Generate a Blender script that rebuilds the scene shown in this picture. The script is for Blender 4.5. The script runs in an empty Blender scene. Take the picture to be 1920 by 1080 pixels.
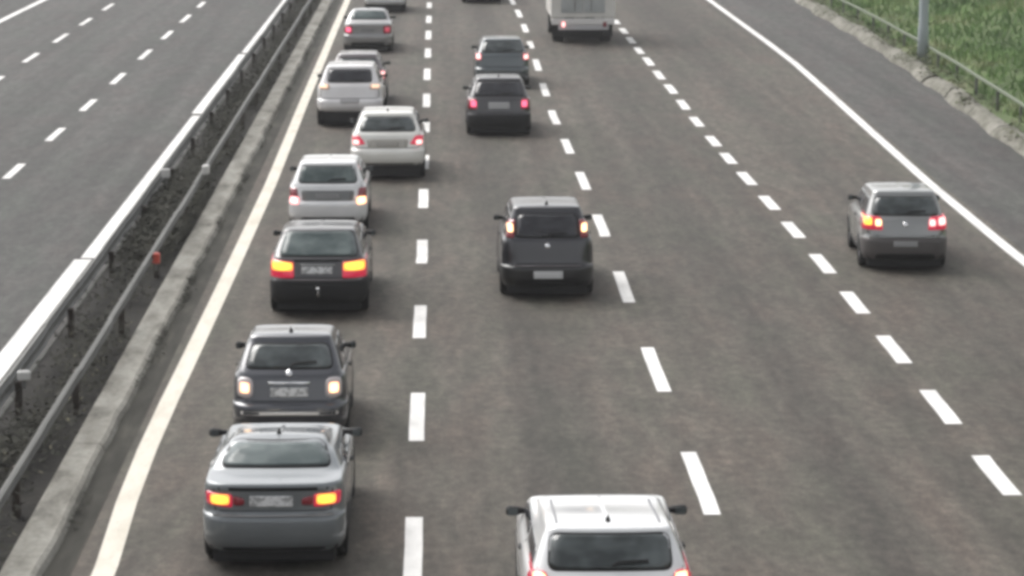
import bpy, math, random
from mathutils import Vector
from mathutils.bvhtree import BVHTree

random.seed(11)
C = bpy.context.scene
col = C.collection
R = math.radians

# ------------------------------------------------------------------ camera
F_PX, VX, VY = 5278.0, 816.0, -376.0            # focal length in 1920-px units, vanishing point of the road
PITCH = math.atan((540 - VY) / F_PX)
YAW = math.atan((960 - VX) * math.cos(PITCH) / F_PX)
CAM_H = 8.976 * math.cos(PITCH)
cam_d = bpy.data.cameras.new('camera')
cam_d.sensor_width = 36
cam_d.lens = F_PX / 1920 * 36
cam_d.clip_end = 3000
cam = bpy.data.objects.new('camera', cam_d)
col.objects.link(cam)
cam.location = (0, 0, CAM_H)
cam.rotation_euler = (math.pi / 2 - PITCH, 0, -YAW)
C.camera = cam

# ------------------------------------------------------------------ overcast light
SUN_EL, SUN_AZ = R(47), R(-42)
w = bpy.data.worlds.new('World')
C.world = w
w.use_nodes = True
nt = w.node_tree
bg = nt.nodes['Background']
sky = nt.nodes.new('ShaderNodeTexSky')
sky.sky_type = 'NISHITA'
sky.sun_disc = False
sky.sun_elevation = SUN_EL
sky.sun_rotation = SUN_AZ
sky.dust_density = 4.0
hsv = nt.nodes.new('ShaderNodeHueSaturation')      # cloud cover: nearly colourless
hsv.inputs['Saturation'].default_value = 0.14
nt.links.new(sky.outputs[0], hsv.inputs['Color'])
nt.links.new(hsv.outputs[0], bg.inputs[0])
bg.inputs[1].default_value = 0.135
sd = bpy.data.lights.new('sun', 'SUN')
sd.energy = 1.1
sd.angle = R(42)
sd.color = (1.0, 0.96, 0.91)
so = bpy.data.objects.new('sun', sd)
col.objects.link(so)
so.rotation_euler = (math.pi / 2 - SUN_EL, 0, R(180) - SUN_AZ)
C.view_settings.view_transform = 'Standard'
C.view_settings.look = 'None'
C.view_settings.exposure = 0.72
C.view_settings.gamma = 1
C.cycles.pixel_filter_type = 'GAUSSIAN'            # a soft phone lens
C.cycles.filter_width = 4.2

# ------------------------------------------------------------------ materials
MATS = {}


def mat(name, color, rough=0.6, metal=0.0, coat=0.0, emit=None, estr=0.0, spec=0.5):
    if name in MATS:
        return MATS[name]
    m = bpy.data.materials.new(name)
    m.use_nodes = True
    b = m.node_tree.nodes['Principled BSDF']
    b.inputs['Base Color'].default_value = (*color, 1)
    b.inputs['Roughness'].default_value = rough
    b.inputs['Metallic'].default_value = metal
    b.inputs['Coat Weight'].default_value = coat
    b.inputs['Coat Roughness'].default_value = 0.06
    b.inputs['Specular IOR Level'].default_value = spec
    if emit:
        b.inputs['Emission Color'].default_value = (*emit, 1)
        b.inputs['Emission Strength'].default_value = estr
    MATS[name] = m
    return m


def noise_mat(name, layers, rough=0.9, bump=0.0, bump_scale=40, spec=0.3, coords='Object'):
    """layers: list of (scale xyz, detail, [(pos, colour), ...], blend factor); first is the base."""
    m = bpy.data.materials.new(name)
    m.use_nodes = True
    n = m.node_tree
    b = n.nodes['Principled BSDF']
    b.inputs['Roughness'].default_value = rough
    b.inputs['Specular IOR Level'].default_value = spec
    tc = n.nodes.new('ShaderNodeTexCoord')
    out = None
    for sc, det, stops, fac, mode in layers:
        mp = n.nodes.new('ShaderNodeMapping')
        mp.inputs['Scale'].default_value = sc
        n.links.new(tc.outputs[coords], mp.inputs[0])
        tx = n.nodes.new('ShaderNodeTexNoise')
        tx.inputs['Scale'].default_value = 1
        tx.inputs['Detail'].default_value = det
        tx.inputs['Roughness'].default_value = 0.6
        n.links.new(mp.outputs[0], tx.inputs['Vector'])
        rp = n.nodes.new('ShaderNodeValToRGB')
        e = rp.color_ramp.elements
        while len(e) < len(stops):
            e.new(0.5)
        for k, (p, c) in enumerate(stops):
            e[k].position = p
            e[k].color = (*c, 1)
        n.links.new(tx.outputs[0], rp.inputs[0])
        if out is None:
            out = rp.outputs[0]
        else:
            mx = n.nodes.new('ShaderNodeMix')
            mx.data_type = 'RGBA'
            mx.blend_type = mode
            mx.inputs[0].default_value = fac
            n.links.new(out, mx.inputs[6])
            n.links.new(rp.outputs[0], mx.inputs[7])
            out = mx.outputs[2]
    n.links.new(out, b.inputs['Base Color'])
    if bump:
        t2 = n.nodes.new('ShaderNodeTexNoise')
        t2.inputs['Scale'].default_value = bump_scale
        t2.inputs['Detail'].default_value = 4
        n.links.new(tc.outputs[coords], t2.inputs['Vector'])
        bp = n.nodes.new('ShaderNodeBump')
        bp.inputs['Strength'].default_value = bump
        bp.inputs['Distance'].default_value = 0.02
        n.links.new(t2.outputs[0], bp.inputs['Height'])
        n.links.new(bp.outputs[0], b.inputs['Normal'])
    MATS[name] = m
    return m


G = lambda v: (v, v, v)


def asphalt(name, tint, lanes=False):
    t = lambda k: tuple(k * c for c in tint)
    m = noise_mat(name, [
        ((7, 4, 7), 5, [(0.28, t(0.042)), (0.5, t(0.063)), (0.72, t(0.088))], 1, 'MIX'),
        ((0.9, 0.2, 1), 4, [(0.34, (0.92, 1.0, 0.94)), (0.5, (1.0, 1.0, 1.0)), (0.66, (1.09, 0.985, 0.98))], 0.9, 'MULTIPLY'),
        ((3.4, 0.8, 1), 4, [(0.36, G(0.76)), (0.64, G(1.24))], 0.9, 'MULTIPLY'),
        ((1.1, 0.02, 1), 2, [(0.38, G(0.72)), (0.62, G(1.14))], 0.85, 'MULTIPLY'),     # wheel-track wear along the lanes
        ((0.16, 0.07, 1), 3, [(0.3, G(0.88)), (0.7, G(1.1))], 0.8, 'MULTIPLY'),
        ((28, 16, 28), 2, [(0.3, G(0.8)), (0.7, G(1.2))], 0.8, 'MULTIPLY'),
    ], rough=0.8, bump=0.3, bump_scale=60, spec=0.32)
    if lanes:
        n = m.node_tree
        b = n.nodes['Principled BSDF']
        src = b.inputs['Base Color'].links[0].from_socket
        tc = n.nodes.new('ShaderNodeTexCoord')
        sp = n.nodes.new('ShaderNodeSeparateXYZ')
        n.links.new(tc.outputs['Object'], sp.inputs[0])
        wn = n.nodes.new('ShaderNodeTexNoise')
        wn.inputs['Scale'].default_value = 0.05
        n.links.new(tc.outputs['Object'], wn.inputs['Vector'])
        a = n.nodes.new('ShaderNodeMath')
        a.operation = 'MULTIPLY_ADD'
        a.inputs[1].default_value = 1.2
        n.links.new(wn.outputs[0], a.inputs[0])
        n.links.new(sp.outputs['X'], a.inputs[2])
        c = n.nodes.new('ShaderNodeMath')
        c.operation = 'MULTIPLY_ADD'
        c.inputs[1].default_value = 2 * math.pi / 3.8
        c.inputs[2].default_value = -(1.62 + 0.6) * 2 * math.pi / 3.8
        n.links.new(a.outputs[0], c.inputs[0])
        d = n.nodes.new('ShaderNodeMath')
        d.operation = 'COSINE'
        n.links.new(c.outputs[0], d.inputs[0])
        rp = n.nodes.new('ShaderNodeValToRGB')
        rp.color_ramp.elements[0].position = 0.2
        rp.color_ramp.elements[0].color = (1.04, 1.04, 1.04, 1)
        rp.color_ramp.elements[1].position = 1.0
        rp.color_ramp.elements[1].color = (0.80, 0.80, 0.81, 1)
        n.links.new(d.outputs[0], rp.inputs[0])
        mx = n.nodes.new('ShaderNodeMix')
        mx.data_type = 'RGBA'
        mx.blend_type = 'MULTIPLY'
        mx.inputs[0].default_value = 1
        n.links.new(src, mx.inputs[6])
        n.links.new(rp.outputs[0], mx.inputs[7])
        n.links.new(mx.outputs[2], b.inputs['Base Color'])
    return m


ASPH = asphalt('asphalt', (1.13, 0.99, 0.81), True)
ASPH_OPP = asphalt('far_asphalt', (0.88, 0.855, 0.80))
ASPH_SH = asphalt('shoulder_asphalt', (0.93, 0.88, 0.82))
LINE = noise_mat('road_paint', [
    ((3, 1.2, 3), 5, [(0.25, (0.60, 0.59, 0.57)), (0.55, (0.78, 0.77, 0.75))], 1, 'MIX'),
    ((22, 9, 22), 3, [(0.22, G(0.72)), (0.42, G(1.0))], 0.8, 'MULTIPLY'),
    ((1.5, 0.35, 1), 2, [(0.34, G(0.82)), (0.55, G(1.0))], 0.9, 'MULTIPLY')], rough=0.65)
LINE_Y = noise_mat('edge_paint', [
    ((3, 0.8, 3), 5, [(0.25, (0.52, 0.48, 0.40)), (0.55, (0.66, 0.62, 0.54))], 1, 'MIX'),
    ((20, 7, 20), 3, [(0.22, G(0.72)), (0.42, G(1.0))], 0.8, 'MULTIPLY')], rough=0.7)
SOIL = noise_mat('median_soil', [
    ((1.6, 0.9, 1), 6, [(0.3, (0.010, 0.009, 0.008)), (0.5, (0.018, 0.0165, 0.0145)), (0.75, (0.036, 0.033, 0.028))], 1, 'MIX')],
    rough=1, bump=0.8, bump_scale=9)
CONC = noise_mat('old_concrete', [
    ((2.2, 0.7, 3), 6, [(0.3, (0.12, 0.113, 0.097)), (0.48, (0.26, 0.25, 0.22)), (0.66, (0.36, 0.35, 0.315))], 1, 'MIX'),
    ((14, 9, 14), 3, [(0.3, G(0.75)), (0.7, G(1.15))], 0.8, 'MULTIPLY')], rough=0.95, bump=0.5, bump_scale=14)
CONC_R = noise_mat('broken_concrete', [
    ((1.3, 0.9, 3), 6, [(0.30, (0.09, 0.088, 0.068)), (0.48, (0.18, 0.175, 0.145)), (0.62, (0.24, 0.23, 0.20)), (0.75, (0.30, 0.29, 0.255))], 1, 'MIX'),
    ((9, 6, 9), 3, [(0.3, G(0.7)), (0.7, G(1.2))], 0.8, 'MULTIPLY')], rough=0.95, bump=0.8, bump_scale=7)
GALV = noise_mat('weathered_zinc', [
    ((3, 0.6, 3), 4, [(0.3, (0.10, 0.10, 0.092)), (0.7, (0.165, 0.165, 0.155))], 1, 'MIX')], rough=0.6, spec=0.4)
GALV.node_tree.nodes['Principled BSDF'].inputs['Metallic'].default_value = 0.15
GRASS_G = noise_mat('grass_ground', [
    ((0.5, 0.25, 1), 6, [(0.3, (0.05, 0.075, 0.03)), (0.5, (0.10, 0.14, 0.055)), (0.72, (0.18, 0.18, 0.10))], 1, 'MIX')],
    rough=1, bump=1.0, bump_scale=5)
BLADE = noise_mat('grass_blade', [
    ((0.45, 0.22, 1), 5, [(0.34, (0.085, 0.15, 0.055)), (0.5, (0.17, 0.27, 0.095)), (0.66, (0.29, 0.31, 0.17))], 1, 'MIX')], rough=0.9)
WEED = noise_mat('weed_leaf', [
    ((1.5, 1.5, 1.5), 3, [(0.3, (0.026, 0.028, 0.02)), (0.7, (0.052, 0.05, 0.039))], 1, 'MIX')], rough=0.9)
DRY = noise_mat('dry_weed', [
    ((1.5, 1.5, 1.5), 3, [(0.3, (0.10, 0.09, 0.06)), (0.7, (0.2, 0.19, 0.13))], 1, 'MIX')], rough=0.9)
POST_M = mat('rusty_post', (0.055, 0.045, 0.038), 0.9, spec=0.2)
POLE_M = mat('pole_zinc', (0.31, 0.35, 0.36), 0.8, 0.0)
WHITE_CAP = mat('reflector_white', (0.55, 0.54, 0.52), 0.4)
RED_REFL = mat('reflector_red', (0.62, 0.10, 0.07), 0.3)

TYRE = mat('tyre_rubber', (0.012, 0.012, 0.012), 0.9, spec=0.2)
RIM = mat('wheel_alloy', (0.28, 0.28, 0.29), 0.4, 0.7)
TRIM = mat('black_trim', (0.014, 0.014, 0.015), 0.65, spec=0.25)
GAP = mat('panel_gap_black', (0.01, 0.01, 0.01), 0.9, spec=0.1)
CHROME = mat('chrome', (0.75, 0.75, 0.76), 0.12, 1.0)
PLATE = noise_mat('plate_enamel', [((13, 9, 16), 2, [(0.40, G(0.34)), (0.52, G(0.72))], 1, 'MIX')], rough=0.45)
RED_LENS = mat('red_lens', (0.24, 0.008, 0.02), 0.15, coat=0.6)
CLEAR_LENS = mat('clear_lens', (0.55, 0.5, 0.5), 0.2, coat=0.6)
HEAD_LENS = mat('headlight_lens', (0.6, 0.6, 0.6), 0.1, coat=0.5, emit=(1, 0.85, 0.6), estr=6.0)
RED_LIT = mat('red_lens_lit', (0.3, 0.01, 0.03), 0.2, coat=0.5, emit=(1, 0.03, 0.10), estr=0.26)

def bulb(name, core, edge, k):
    """a lit lamp: the reflector is brightest round its filament and falls to the red of the lens at its rim"""
    m = mat(name, tuple(0.5 * c for c in edge), 0.35)
    n = m.node_tree
    b = n.nodes['Principled BSDF']
    tc = n.nodes.new('ShaderNodeTexCoord')
    mp = n.nodes.new('ShaderNodeMapping')
    mp.inputs['Location'].default_value = (-0.5, 0, -0.5)
    mp.inputs['Scale'].default_value = (1, 0, 1)
    ln = n.nodes.new('ShaderNodeVectorMath')
    ln.operation = 'LENGTH'
    rp = n.nodes.new('ShaderNodeValToRGB')
    rp.color_ramp.elements[0].position = 0.34
    rp.color_ramp.elements[0].color = (*core, 1)
    rp.color_ramp.elements[1].position = 0.68
    rp.color_ramp.elements[1].color = (*edge, 1)
    n.links.new(tc.outputs['Generated'], mp.inputs[0])
    n.links.new(mp.outputs[0], ln.inputs[0])
    n.links.new(ln.outputs['Value'], rp.inputs[0])
    n.links.new(rp.outputs[0], b.inputs['Emission Color'])
    b.inputs['Emission Strength'].default_value = k
    return m


B_YEL = bulb('bulb_amber', (1.0, 0.66, 0.07), (0.9, 0.16, 0.05), 1.15)
B_WARM = bulb('bulb_warm', (1.0, 0.74, 0.36), (0.85, 0.2, 0.14), 1.7)
B_PINK = bulb('bulb_pink', (1.0, 0.56, 0.52), (0.8, 0.11, 0.15), 1.35)
B_RED = bulb('bulb_red', (1.0, 0.16, 0.27), (0.7, 0.03, 0.1), 1.1)


def glass(name, c0, c1, rough=0.07):
    m = noise_mat(name, [((1.3, 1.3, 2.2), 3, [(0.4, c0), (0.6, c1)], 1, 'MIX')], rough=rough, spec=0.55)
    m.node_tree.nodes['Principled BSDF'].inputs['Coat Weight'].default_value = 0.0
    return m


GLASS = glass('tinted_glass', (0.03, 0.037, 0.038), (0.10, 0.115, 0.117))
GLASS_L = glass('light_glass', (0.075, 0.095, 0.096), (0.15, 0.178, 0.176))
GLASS_L.node_tree.nodes['Principled BSDF'].inputs['Specular IOR Level'].default_value = 0.15
GLASS_D = glass('dark_glass', (0.014, 0.014, 0.018), (0.042, 0.043, 0.05))


def paint(name, c, metal=0.0, rough=0.35, coat=1.0):
    m = noise_mat(name, [((1.2, 1.2, 1.6), 3, [(0.3, tuple(x * 0.9 for x in c)), (0.7, tuple(min(x * 1.06, 0.82) for x in c))], 1, 'MIX')],
                  rough=rough, spec=0.5)
    b = m.node_tree.nodes['Principled BSDF']
    b.inputs['Metallic'].default_value = metal
    b.inputs['Coat Weight'].default_value = coat
    b.inputs['Coat Roughness'].default_value = 0.08
    b.inputs['Coat IOR'].default_value = 1.7
    return m


# ------------------------------------------------------------------ mesh helpers
def link_mesh(name, verts, faces, material, parent=None, smooth=False):
    me = bpy.data.meshes.new(name)
    me.from_pydata([tuple(v) for v in verts], [], faces)
    me.validate()
    me.materials.append(material)
    if smooth:
        me.polygons.foreach_set('use_smooth', [True] * len(me.polygons))
    me.update()
    o = bpy.data.objects.new(name, me)
    col.objects.link(o)
    if parent:
        o.parent = parent
    return o


def tag(o, label=None, cat=None, group=None, kind=None):
    if label:
        o['label'] = label
    if cat:
        o['category'] = cat
    if group:
        o['group'] = group
    if kind:
        o['kind'] = kind
    return o


def empty(name, loc, rz=0):
    o = bpy.data.objects.new(name, None)
    o.empty_display_size = 0.3
    o.location = loc
    o.rotation_euler = (0, 0, rz)
    col.objects.link(o)
    return o


class MB:
    def __init__(s):
        s.v, s.f = [], []

    def add(s, vs, fs):
        k = len(s.v)
        s.v += [Vector(p) for p in vs]
        s.f += [tuple(i + k for i in f) for f in fs]

    def box(s, a, b, bev=0.0):
        (x0, y0, z0), (x1, y1, z1) = a, b
        if bev <= 0:
            s.add([(x0, y0, z0), (x1, y0, z0), (x1, y1, z0), (x0, y1, z0), (x0, y0, z1), (x1, y0, z1), (x1, y1, z1), (x0, y1, z1)],
                  [(0, 3, 2, 1), (4, 5, 6, 7), (0, 1, 5, 4), (1, 2, 6, 5), (2, 3, 7, 6), (3, 0, 4, 7)])
            return
        e = bev
        rings = []
        for z, q in ((z0, e), (z0 + e, 0), (z1 - e, 0), (z1, e)):
            rings.append([(x0 + q + e, y0 + q, z), (x1 - q - e, y0 + q, z), (x1 - q, y0 + q + e, z), (x1 - q, y1 - q - e, z),
                          (x1 - q - e, y1 - q, z), (x0 + q + e, y1 - q, z), (x0 + q, y1 - q - e, z), (x0 + q, y0 + q + e, z)])
        vs = [p for r in rings for p in r]
        fs = [tuple(range(7, -1, -1)), tuple(range(24, 32))]
        for i in range(3):
            for j in range(8):
                k = (j + 1) % 8
                fs.append((i * 8 + j, i * 8 + k, i * 8 + 8 + k, i * 8 + 8 + j))
        s.add(vs, fs)

    def tube(s, pts, r, n=10, cap=True):
        rings = []
        for i, p in enumerate(pts):
            p = Vector(p)
            a = Vector(pts[max(i - 1, 0)])
            b = Vector(pts[min(i + 1, len(pts) - 1)])
            d = (b - a).normalized()
            u = d.cross(Vector((0, 0, 1)))
            if u.length < 1e-3:
                u = Vector((1, 0, 0))
            u.normalize()
            q = d.cross(u)
            rr = r[i] if isinstance(r, (list, tuple)) else r
            rings.append([p + u * rr * math.cos(2 * math.pi * k / n) + q * rr * math.sin(2 * math.pi * k / n) for k in range(n)])
        vs = [p for g in rings for p in g]
        fs = []
        for i in range(len(pts) - 1):
            for k in range(n):
                k2 = (k + 1) % n
                fs.append((i * n + k, i * n + k2, i * n + n + k2, i * n + n + k))
        if cap:
            fs.append(tuple(range(n - 1, -1, -1)))
            fs.append(tuple(range((len(pts) - 1) * n, len(pts) * n)))
        s.add(vs, fs)

    def lathe_x(s, prof, cx, cy, cz, n=28):
        """prof: (x offset, radius) pairs, spun about the x axis."""
        vs, fs = [], []
        for (dx, r) in prof:
            for k in range(n):
                a = 2 * math.pi * k / n
                vs.append((cx + dx, cy + r * math.cos(a), cz + r * math.sin(a)))
        for i in range(len(prof) - 1):
            for k in range(n):
                k2 = (k + 1) % n
                fs.append((i * n + k, i * n + k2, i * n + n + k2, i * n + n + k))
        s.add(vs, fs)

    def build(s, name, m, parent=None, smooth=False):
        return link_mesh(name, s.v, s.f, m, parent, smooth)


def ground_at(px, py, z=0.0):
    """photo pixel (1920 x 1080) to the world point at height z."""
    d = Vector(((px - 960) / F_PX, (540 - py) / F_PX, -1.0))
    d = cam.rotation_euler.to_matrix() @ d
    t = (z - CAM_H) / d.z
    return Vector((0, 0, CAM_H)) + d * t


def interp(tab, y):
    if y <= tab[0][0]:
        return tab[0][1]
    for (a, va), (b, vb) in zip(tab, tab[1:]):
        if y <= b:
            return va + (vb - va) * (y - a) / (b - a)
    return tab[-1][1]


# ------------------------------------------------------------------ road, markings, verges
Y0, Y1 = 8.0, 420.0
YS = [Y0 + (Y1 - Y0) * (i / 80) for i in range(81)]


def ribbon(name, xl, xr, z, m, kind='structure', ys=YS):
    fl = xl if callable(xl) else (lambda y: xl)
    fr = xr if callable(xr) else (lambda y: xr)
    v, f = [], []
    for y in ys:
        v += [(fl(y), y, z), (fr(y), y, z)]
    for i in range(len(ys) - 1):
        f.append((2 * i, 2 * i + 1, 2 * i + 3, 2 * i + 2))
    o = link_mesh(name, v, f, m)
    o['kind'] = kind
    return o


ground = link_mesh('ground', [(-600, -100, -0.03), (700, -100, -0.03), (700, 1500, -0.03), (-600, 1500, -0.03)], [(0, 1, 2, 3)], GRASS_G)
ground['kind'] = 'structure'

right_px = [(1920, 490), (1846, 430), (1805, 395), (1744, 345), (1640, 252), (1590, 207), (1540, 162), (1490, 118), (1440, 80), (1385, 40), (1330, 0)]
right_tab = [(p.y, p.x) for p in (ground_at(*q) for q in right_px)]
kerb_px = [(1920, 283), (1830, 216), (1750, 158), (1677, 108), (1603, 62), (1540, 27), (1500, 0)]
kerb_tab = [(p.y, p.x) for p in (ground_at(*q) for q in kerb_px)]
right_x = lambda y: interp(right_tab, y)
kerb_x = lambda y: interp(kerb_tab, y)

ribbon('road', -4.28, lambda y: right_x(y) + 0.25, 0.0, ASPH)
ribbon('shoulder', lambda y: right_x(y) + 0.25, kerb_x, 0.0, ASPH_SH)
ribbon('opposite_road', -20.5, -6.35, 0.0, ASPH_OPP)
ribbon('median_ground', -6.35, -4.28, -0.012, SOIL)

PZ = 0.005


def edge_line(name, pts, width, m, jog=()):
    """a continuous painted line through photo points, with small sideways jogs where a new painting run starts"""
    tab = sorted((p.y, p.x) for p in (ground_at(*q) for q in pts))
    # straight fit with the photo's gentle bends kept
    v, f = [], []
    js = sorted(jog)
    runs, last = [], Y0
    for (jy, dx) in js:
        runs.append((last, jy, dx))
        last = jy + 0.12
    runs.append((last, Y1, 0.0))
    for (a, b, dx) in runs:
        n = max(2, int((b - a) / 3))
        k0 = len(v)
        for i in range(n + 1):
            y = a + (b - a) * i / n
            x = interp(tab, y) + dx
            e = 0.008 * math.sin(y * 2.1)
            v += [(x - width / 2 + e, y, PZ), (x + width / 2 + e, y, PZ)]
        for i in range(n):
            f.append((k0 + 2 * i, k0 + 2 * i + 1, k0 + 2 * i + 3, k0 + 2 * i + 2))
    o = link_mesh(name, v, f, m)
    o['kind'] = 'structure'


def fit_line(pts):
    ps = [ground_at(*q) for q in pts]
    n = len(ps)
    my = sum(p.y for p in ps) / n
    mx = sum(p.x for p in ps) / n
    k = sum((p.y - my) * (p.x - mx) for p in ps) / sum((p.y - my) ** 2 for p in ps)
    return lambda y: mx + k * (y - my)


edge_line('left_edge_line', [(652, 0), (630, 50), (607, 105), (590, 145), (567, 200), (545, 255), (508, 346), (466, 438), (419, 540), (360, 665), (300, 790), (250, 905), (197, 1075)],
          0.27, LINE_Y, jog=[(ground_at(598, 138).y, 0.0)])
jy = lambda px, py: ground_at(px, py).y
ol = fit_line([(540, 0), (470, 75), (387, 200), (332, 270), (250, 375), (172, 470), (120, 540), (0, 695)])
v, f = [], []
runs = [(Y0, jy(165, 487), -0.06), (jy(165, 484), jy(375, 217), 0.04), (jy(375, 213), jy(455, 102), -0.03), (jy(455, 99), Y1, 0.03)]
for a, b, dx in runs:
    k0 = len(v)
    for y in (a, b):
        v += [(ol(y) - 0.17 + dx, y, PZ), (ol(y) + 0.17 + dx, y, PZ)]
    f.append((k0, k0 + 1, k0 + 3, k0 + 2))
o = link_mesh('opposite_edge_line', v, f, LINE)
o['kind'] = 'structure'
edge_line('right_edge_line', right_px, 0.24, LINE)
fl = fit_line([(0, 40), (40, 20), (82, 0)])
ribbon('far_edge_line', lambda y: fl(y) - 0.14, lambda y: fl(y) + 0.14, PZ, LINE)


def dashes(name, xs, rows, width, extra=()):
    """rows: (top, bottom) photo rows of each dash as painted on the road"""
    v, f = [], []
    spans = [(ground_at(816, b).y, ground_at(816, t).y) for t, b in rows] + list(extra)
    for a, b in spans:
        k0 = len(v)
        n = 4
        for i in range(n + 1):
            y = a + (b - a) * i / n
            e = random.uniform(-0.006, 0.006)
            v += [(xs(y) - width / 2 + e, y, PZ), (xs(y) + width / 2 + e, y, PZ)]
        for i in range(n):
            f.append((k0 + 2 * i, k0 + 2 * i + 1, k0 + 2 * i + 3, k0 + 2 * i + 2))
    o = link_mesh(name, v, f, LINE)
    o['kind'] = 'structure'


l1 = fit_line([(806, 10), (805, 36), (802, 66), (801, 100), (800.5, 139), (800, 188), (793, 372), (791, 471), (788, 603), (783.5, 781), (776, 1030)])
dashes('lane_line', l1, [(970, 1083), (737, 827), (573, 634), (450, 494), (355, 390), (291, 317), (229, 248), (176, 201), (129, 150), (91, 108), (58, 74), (30, 43), (5, 15)],
       0.215, [(ground_at(816, 5).y + 7.5 * k, ground_at(816, 5).y + 7.5 * k + 3) for k in range(1, 12)])
l2tab = sorted((p.y, p.x) for p in (ground_at(*q) for q in [(961, 4), (973, 26), (984, 53), (995, 85), (1007, 122), (1021, 169), (1039, 221), (1064, 275), (1094, 340), (1128, 424), (1170, 540), (1230, 695), (1315, 910)]))
dashes('lane_line', lambda y: interp(l2tab, y), [(851, 969), (654, 737), (511, 569), (404, 445), (324, 357), (262, 289), (208, 234), (157, 181), (112, 133), (78, 91), (46, 61), (19, 33), (-3, 9)],
       0.215, [(ground_at(816, -3).y + 7.5 * k, ground_at(816, -3).y + 7.5 * k + 3) for k in range(1, 12)])
l3tab = sorted((p.y, p.x) for p in (ground_at(*q) for q in [(1156, 42), (1170, 59), (1184, 77), (1199, 96), (1217, 116.5), (1236, 142), (1259, 168.5), (1282, 198), (1307, 230), (1339, 266.5), (1367, 299), (1402, 337), (1445, 383), (1490, 434), (1545, 498), (1606, 571.5), (1680, 660), (1768, 769), (1873, 898.5)]))
dashes('merge_lane_line', lambda y: interp(l3tab, y), [(861, 936), (737, 801), (634, 686), (551, 592), (480, 516), (419, 449), (370, 396), (325, 349), (289, 309), (257, 276), (221, 239), (189, 207), (160, 177), (134, 150), (109, 124), (90, 102), (71, 82), (54, 64), (38, 46)], 0.25,
       [(ground_at(816, 38).y + 4.4 * k, ground_at(816, 38).y + 4.4 * k + 2.2) for k in range(1, 18)])
od = fit_line([(25, 318), (105, 250), (172, 195), (228, 146), (273, 101), (314, 64), (348, 34), (378, 8)])
dashes('opposite_lane_line', od, [(305, 332), (238, 262), (185, 206), (136, 156), (92, 110), (57, 72), (27, 41), (3, 13)], 0.2,
       [(ground_at(816, 3).y + 7.5 * k, ground_at(816, 3).y + 7.5 * k + 3) for k in range(1, 14)])
od2 = fit_line([(0, 147), (61, 106), (116, 70), (162, 39), (206, 12)])
dashes('opposite_lane_line', od2, [(141, 155), (98, 115), (62, 78), (33, 46), (6, 18)], 0.19,
       [(ground_at(816, 6).y + 7.5 * k, ground_at(816, 6).y + 7.5 * k + 3) for k in range(1, 14)])

# --- median: concrete base, two rails, soil, weeds
rk = random.Random(3)
kb = empty('concrete_kerb', (-4.85, 8, 0))
tag(kb, 'pale cracked concrete kerb along the median beside the left edge line', 'kerb')
y = 8.0
while y < 230:
    ln = rk.choice((1.9, 2.4, 3.2, 4.0))
    m = MB()
    n = 8
    jx = rk.uniform(-0.02, 0.02)
    zt = 0.12
    wl, wr = 0.19, 0.24
    jx = 0.0
    vs, fs = [], []
    for i in range(n + 1):
        t = i / n
        yy = (ln - 0.008) * t
        q = y + yy
        wob = 0.014 * math.sin(q * 0.8) + 0.012 * math.sin(q * 2.3 + 1) + rk.uniform(-0.012, 0.012)
        for (dx, z) in ((-wl - 0.03, -0.02), (-wl, zt - 0.02), (-wl + 0.03, zt), (wr - 0.05 + wob, zt - 0.005), (wr + wob, zt - 0.04), (wr + 0.05 + wob, -0.02)):
            vs.append((jx + dx, y - 8.0 + yy, z))
    for i in range(n):
        for k in range(5):
            fs.append((i * 6 + k, i * 6 + 6 + k, i * 6 + 7 + k, i * 6 + k + 1))
    fs.append(tuple(range(6)))
    fs.append(tuple(range(n * 6 + 5, n * 6 - 1, -1)))
    m.add(vs, fs)
    m.build('kerb_stone', CONC, kb)
    y += ln + rk.choice((0.0, 0.0, 0.0, 0.02))
gut = ribbon('gutter', -4.6, -4.26, 0.004, noise_mat('dirty_gutter', [
    ((3, 0.5, 1), 5, [(0.3, (0.022, 0.021, 0.017)), (0.55, (0.045, 0.043, 0.036)), (0.75, (0.085, 0.08, 0.066))], 1, 'MIX')], rough=1))


def wbeam(name, x, z, hgt, label, face, step, ys, ye, cap=None):
    root = empty(name, (x, ys, 0))
    tag(root, label, 'guard rail')
    prof = [(-0.5, 0.0), (-0.38, 0.045), (-0.2, 0.045), (-0.08, 0.0), (0.08, 0.0), (0.2, 0.045), (0.38, 0.045), (0.5, 0.0)]
    seg = 4.0
    yy = 0.0
    m = MB()
    while yy < ye - ys:
        dz = rk.uniform(-0.012, 0.012)
        dx = rk.uniform(-0.01, 0.01)
        vs, fs = [], []
        for t in (0, 1):
            for (q, d) in prof:
                vs.append((dx + face * d, yy + seg * t * 1.01, z + dz + q * hgt))
            for (q, d) in reversed(prof):
                vs.append((dx + face * (d - 0.02), yy + seg * t * 1.01, z + dz + q * hgt))
        n = len(prof) * 2
        for k in range(n):
            k2 = (k + 1) % n
            fs.append((k, k2, n + k2, n + k))
        fs += [tuple(range(n)), tuple(range(2 * n - 1, n - 1, -1))]
        m.add(vs, fs)
        yy += seg
    m.build('beam', GALV, root)
    yy = step * 0.4
    first = None
    while yy < ye - ys:
        if first is None:
            p = MB()
            p.box((-0.05 - face * 0.08, -0.06, -0.05), (0.05 - face * 0.08, 0.06, z - 0.02), 0.008)
            first = p.build('post', POST_M, root)
            first.location = (0, yy, 0)
        else:
            q = first.copy()
            col.objects.link(q)
            q.parent = root
            q.location = (0, yy, 0)
        yy += step
    return root


rail_r = wbeam('guard_rail', -5.2, 0.66, 0.16, 'thin grey rail on posts behind the pale concrete kerb, nearer the queue', 1, 6.0, 8, 220)
rail_l = wbeam('guard_rail', -6.2, 0.50, 0.30, 'dull grey rail close beside the white edge line of the empty carriageway', -1, 6.0, 8, 220)


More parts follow.
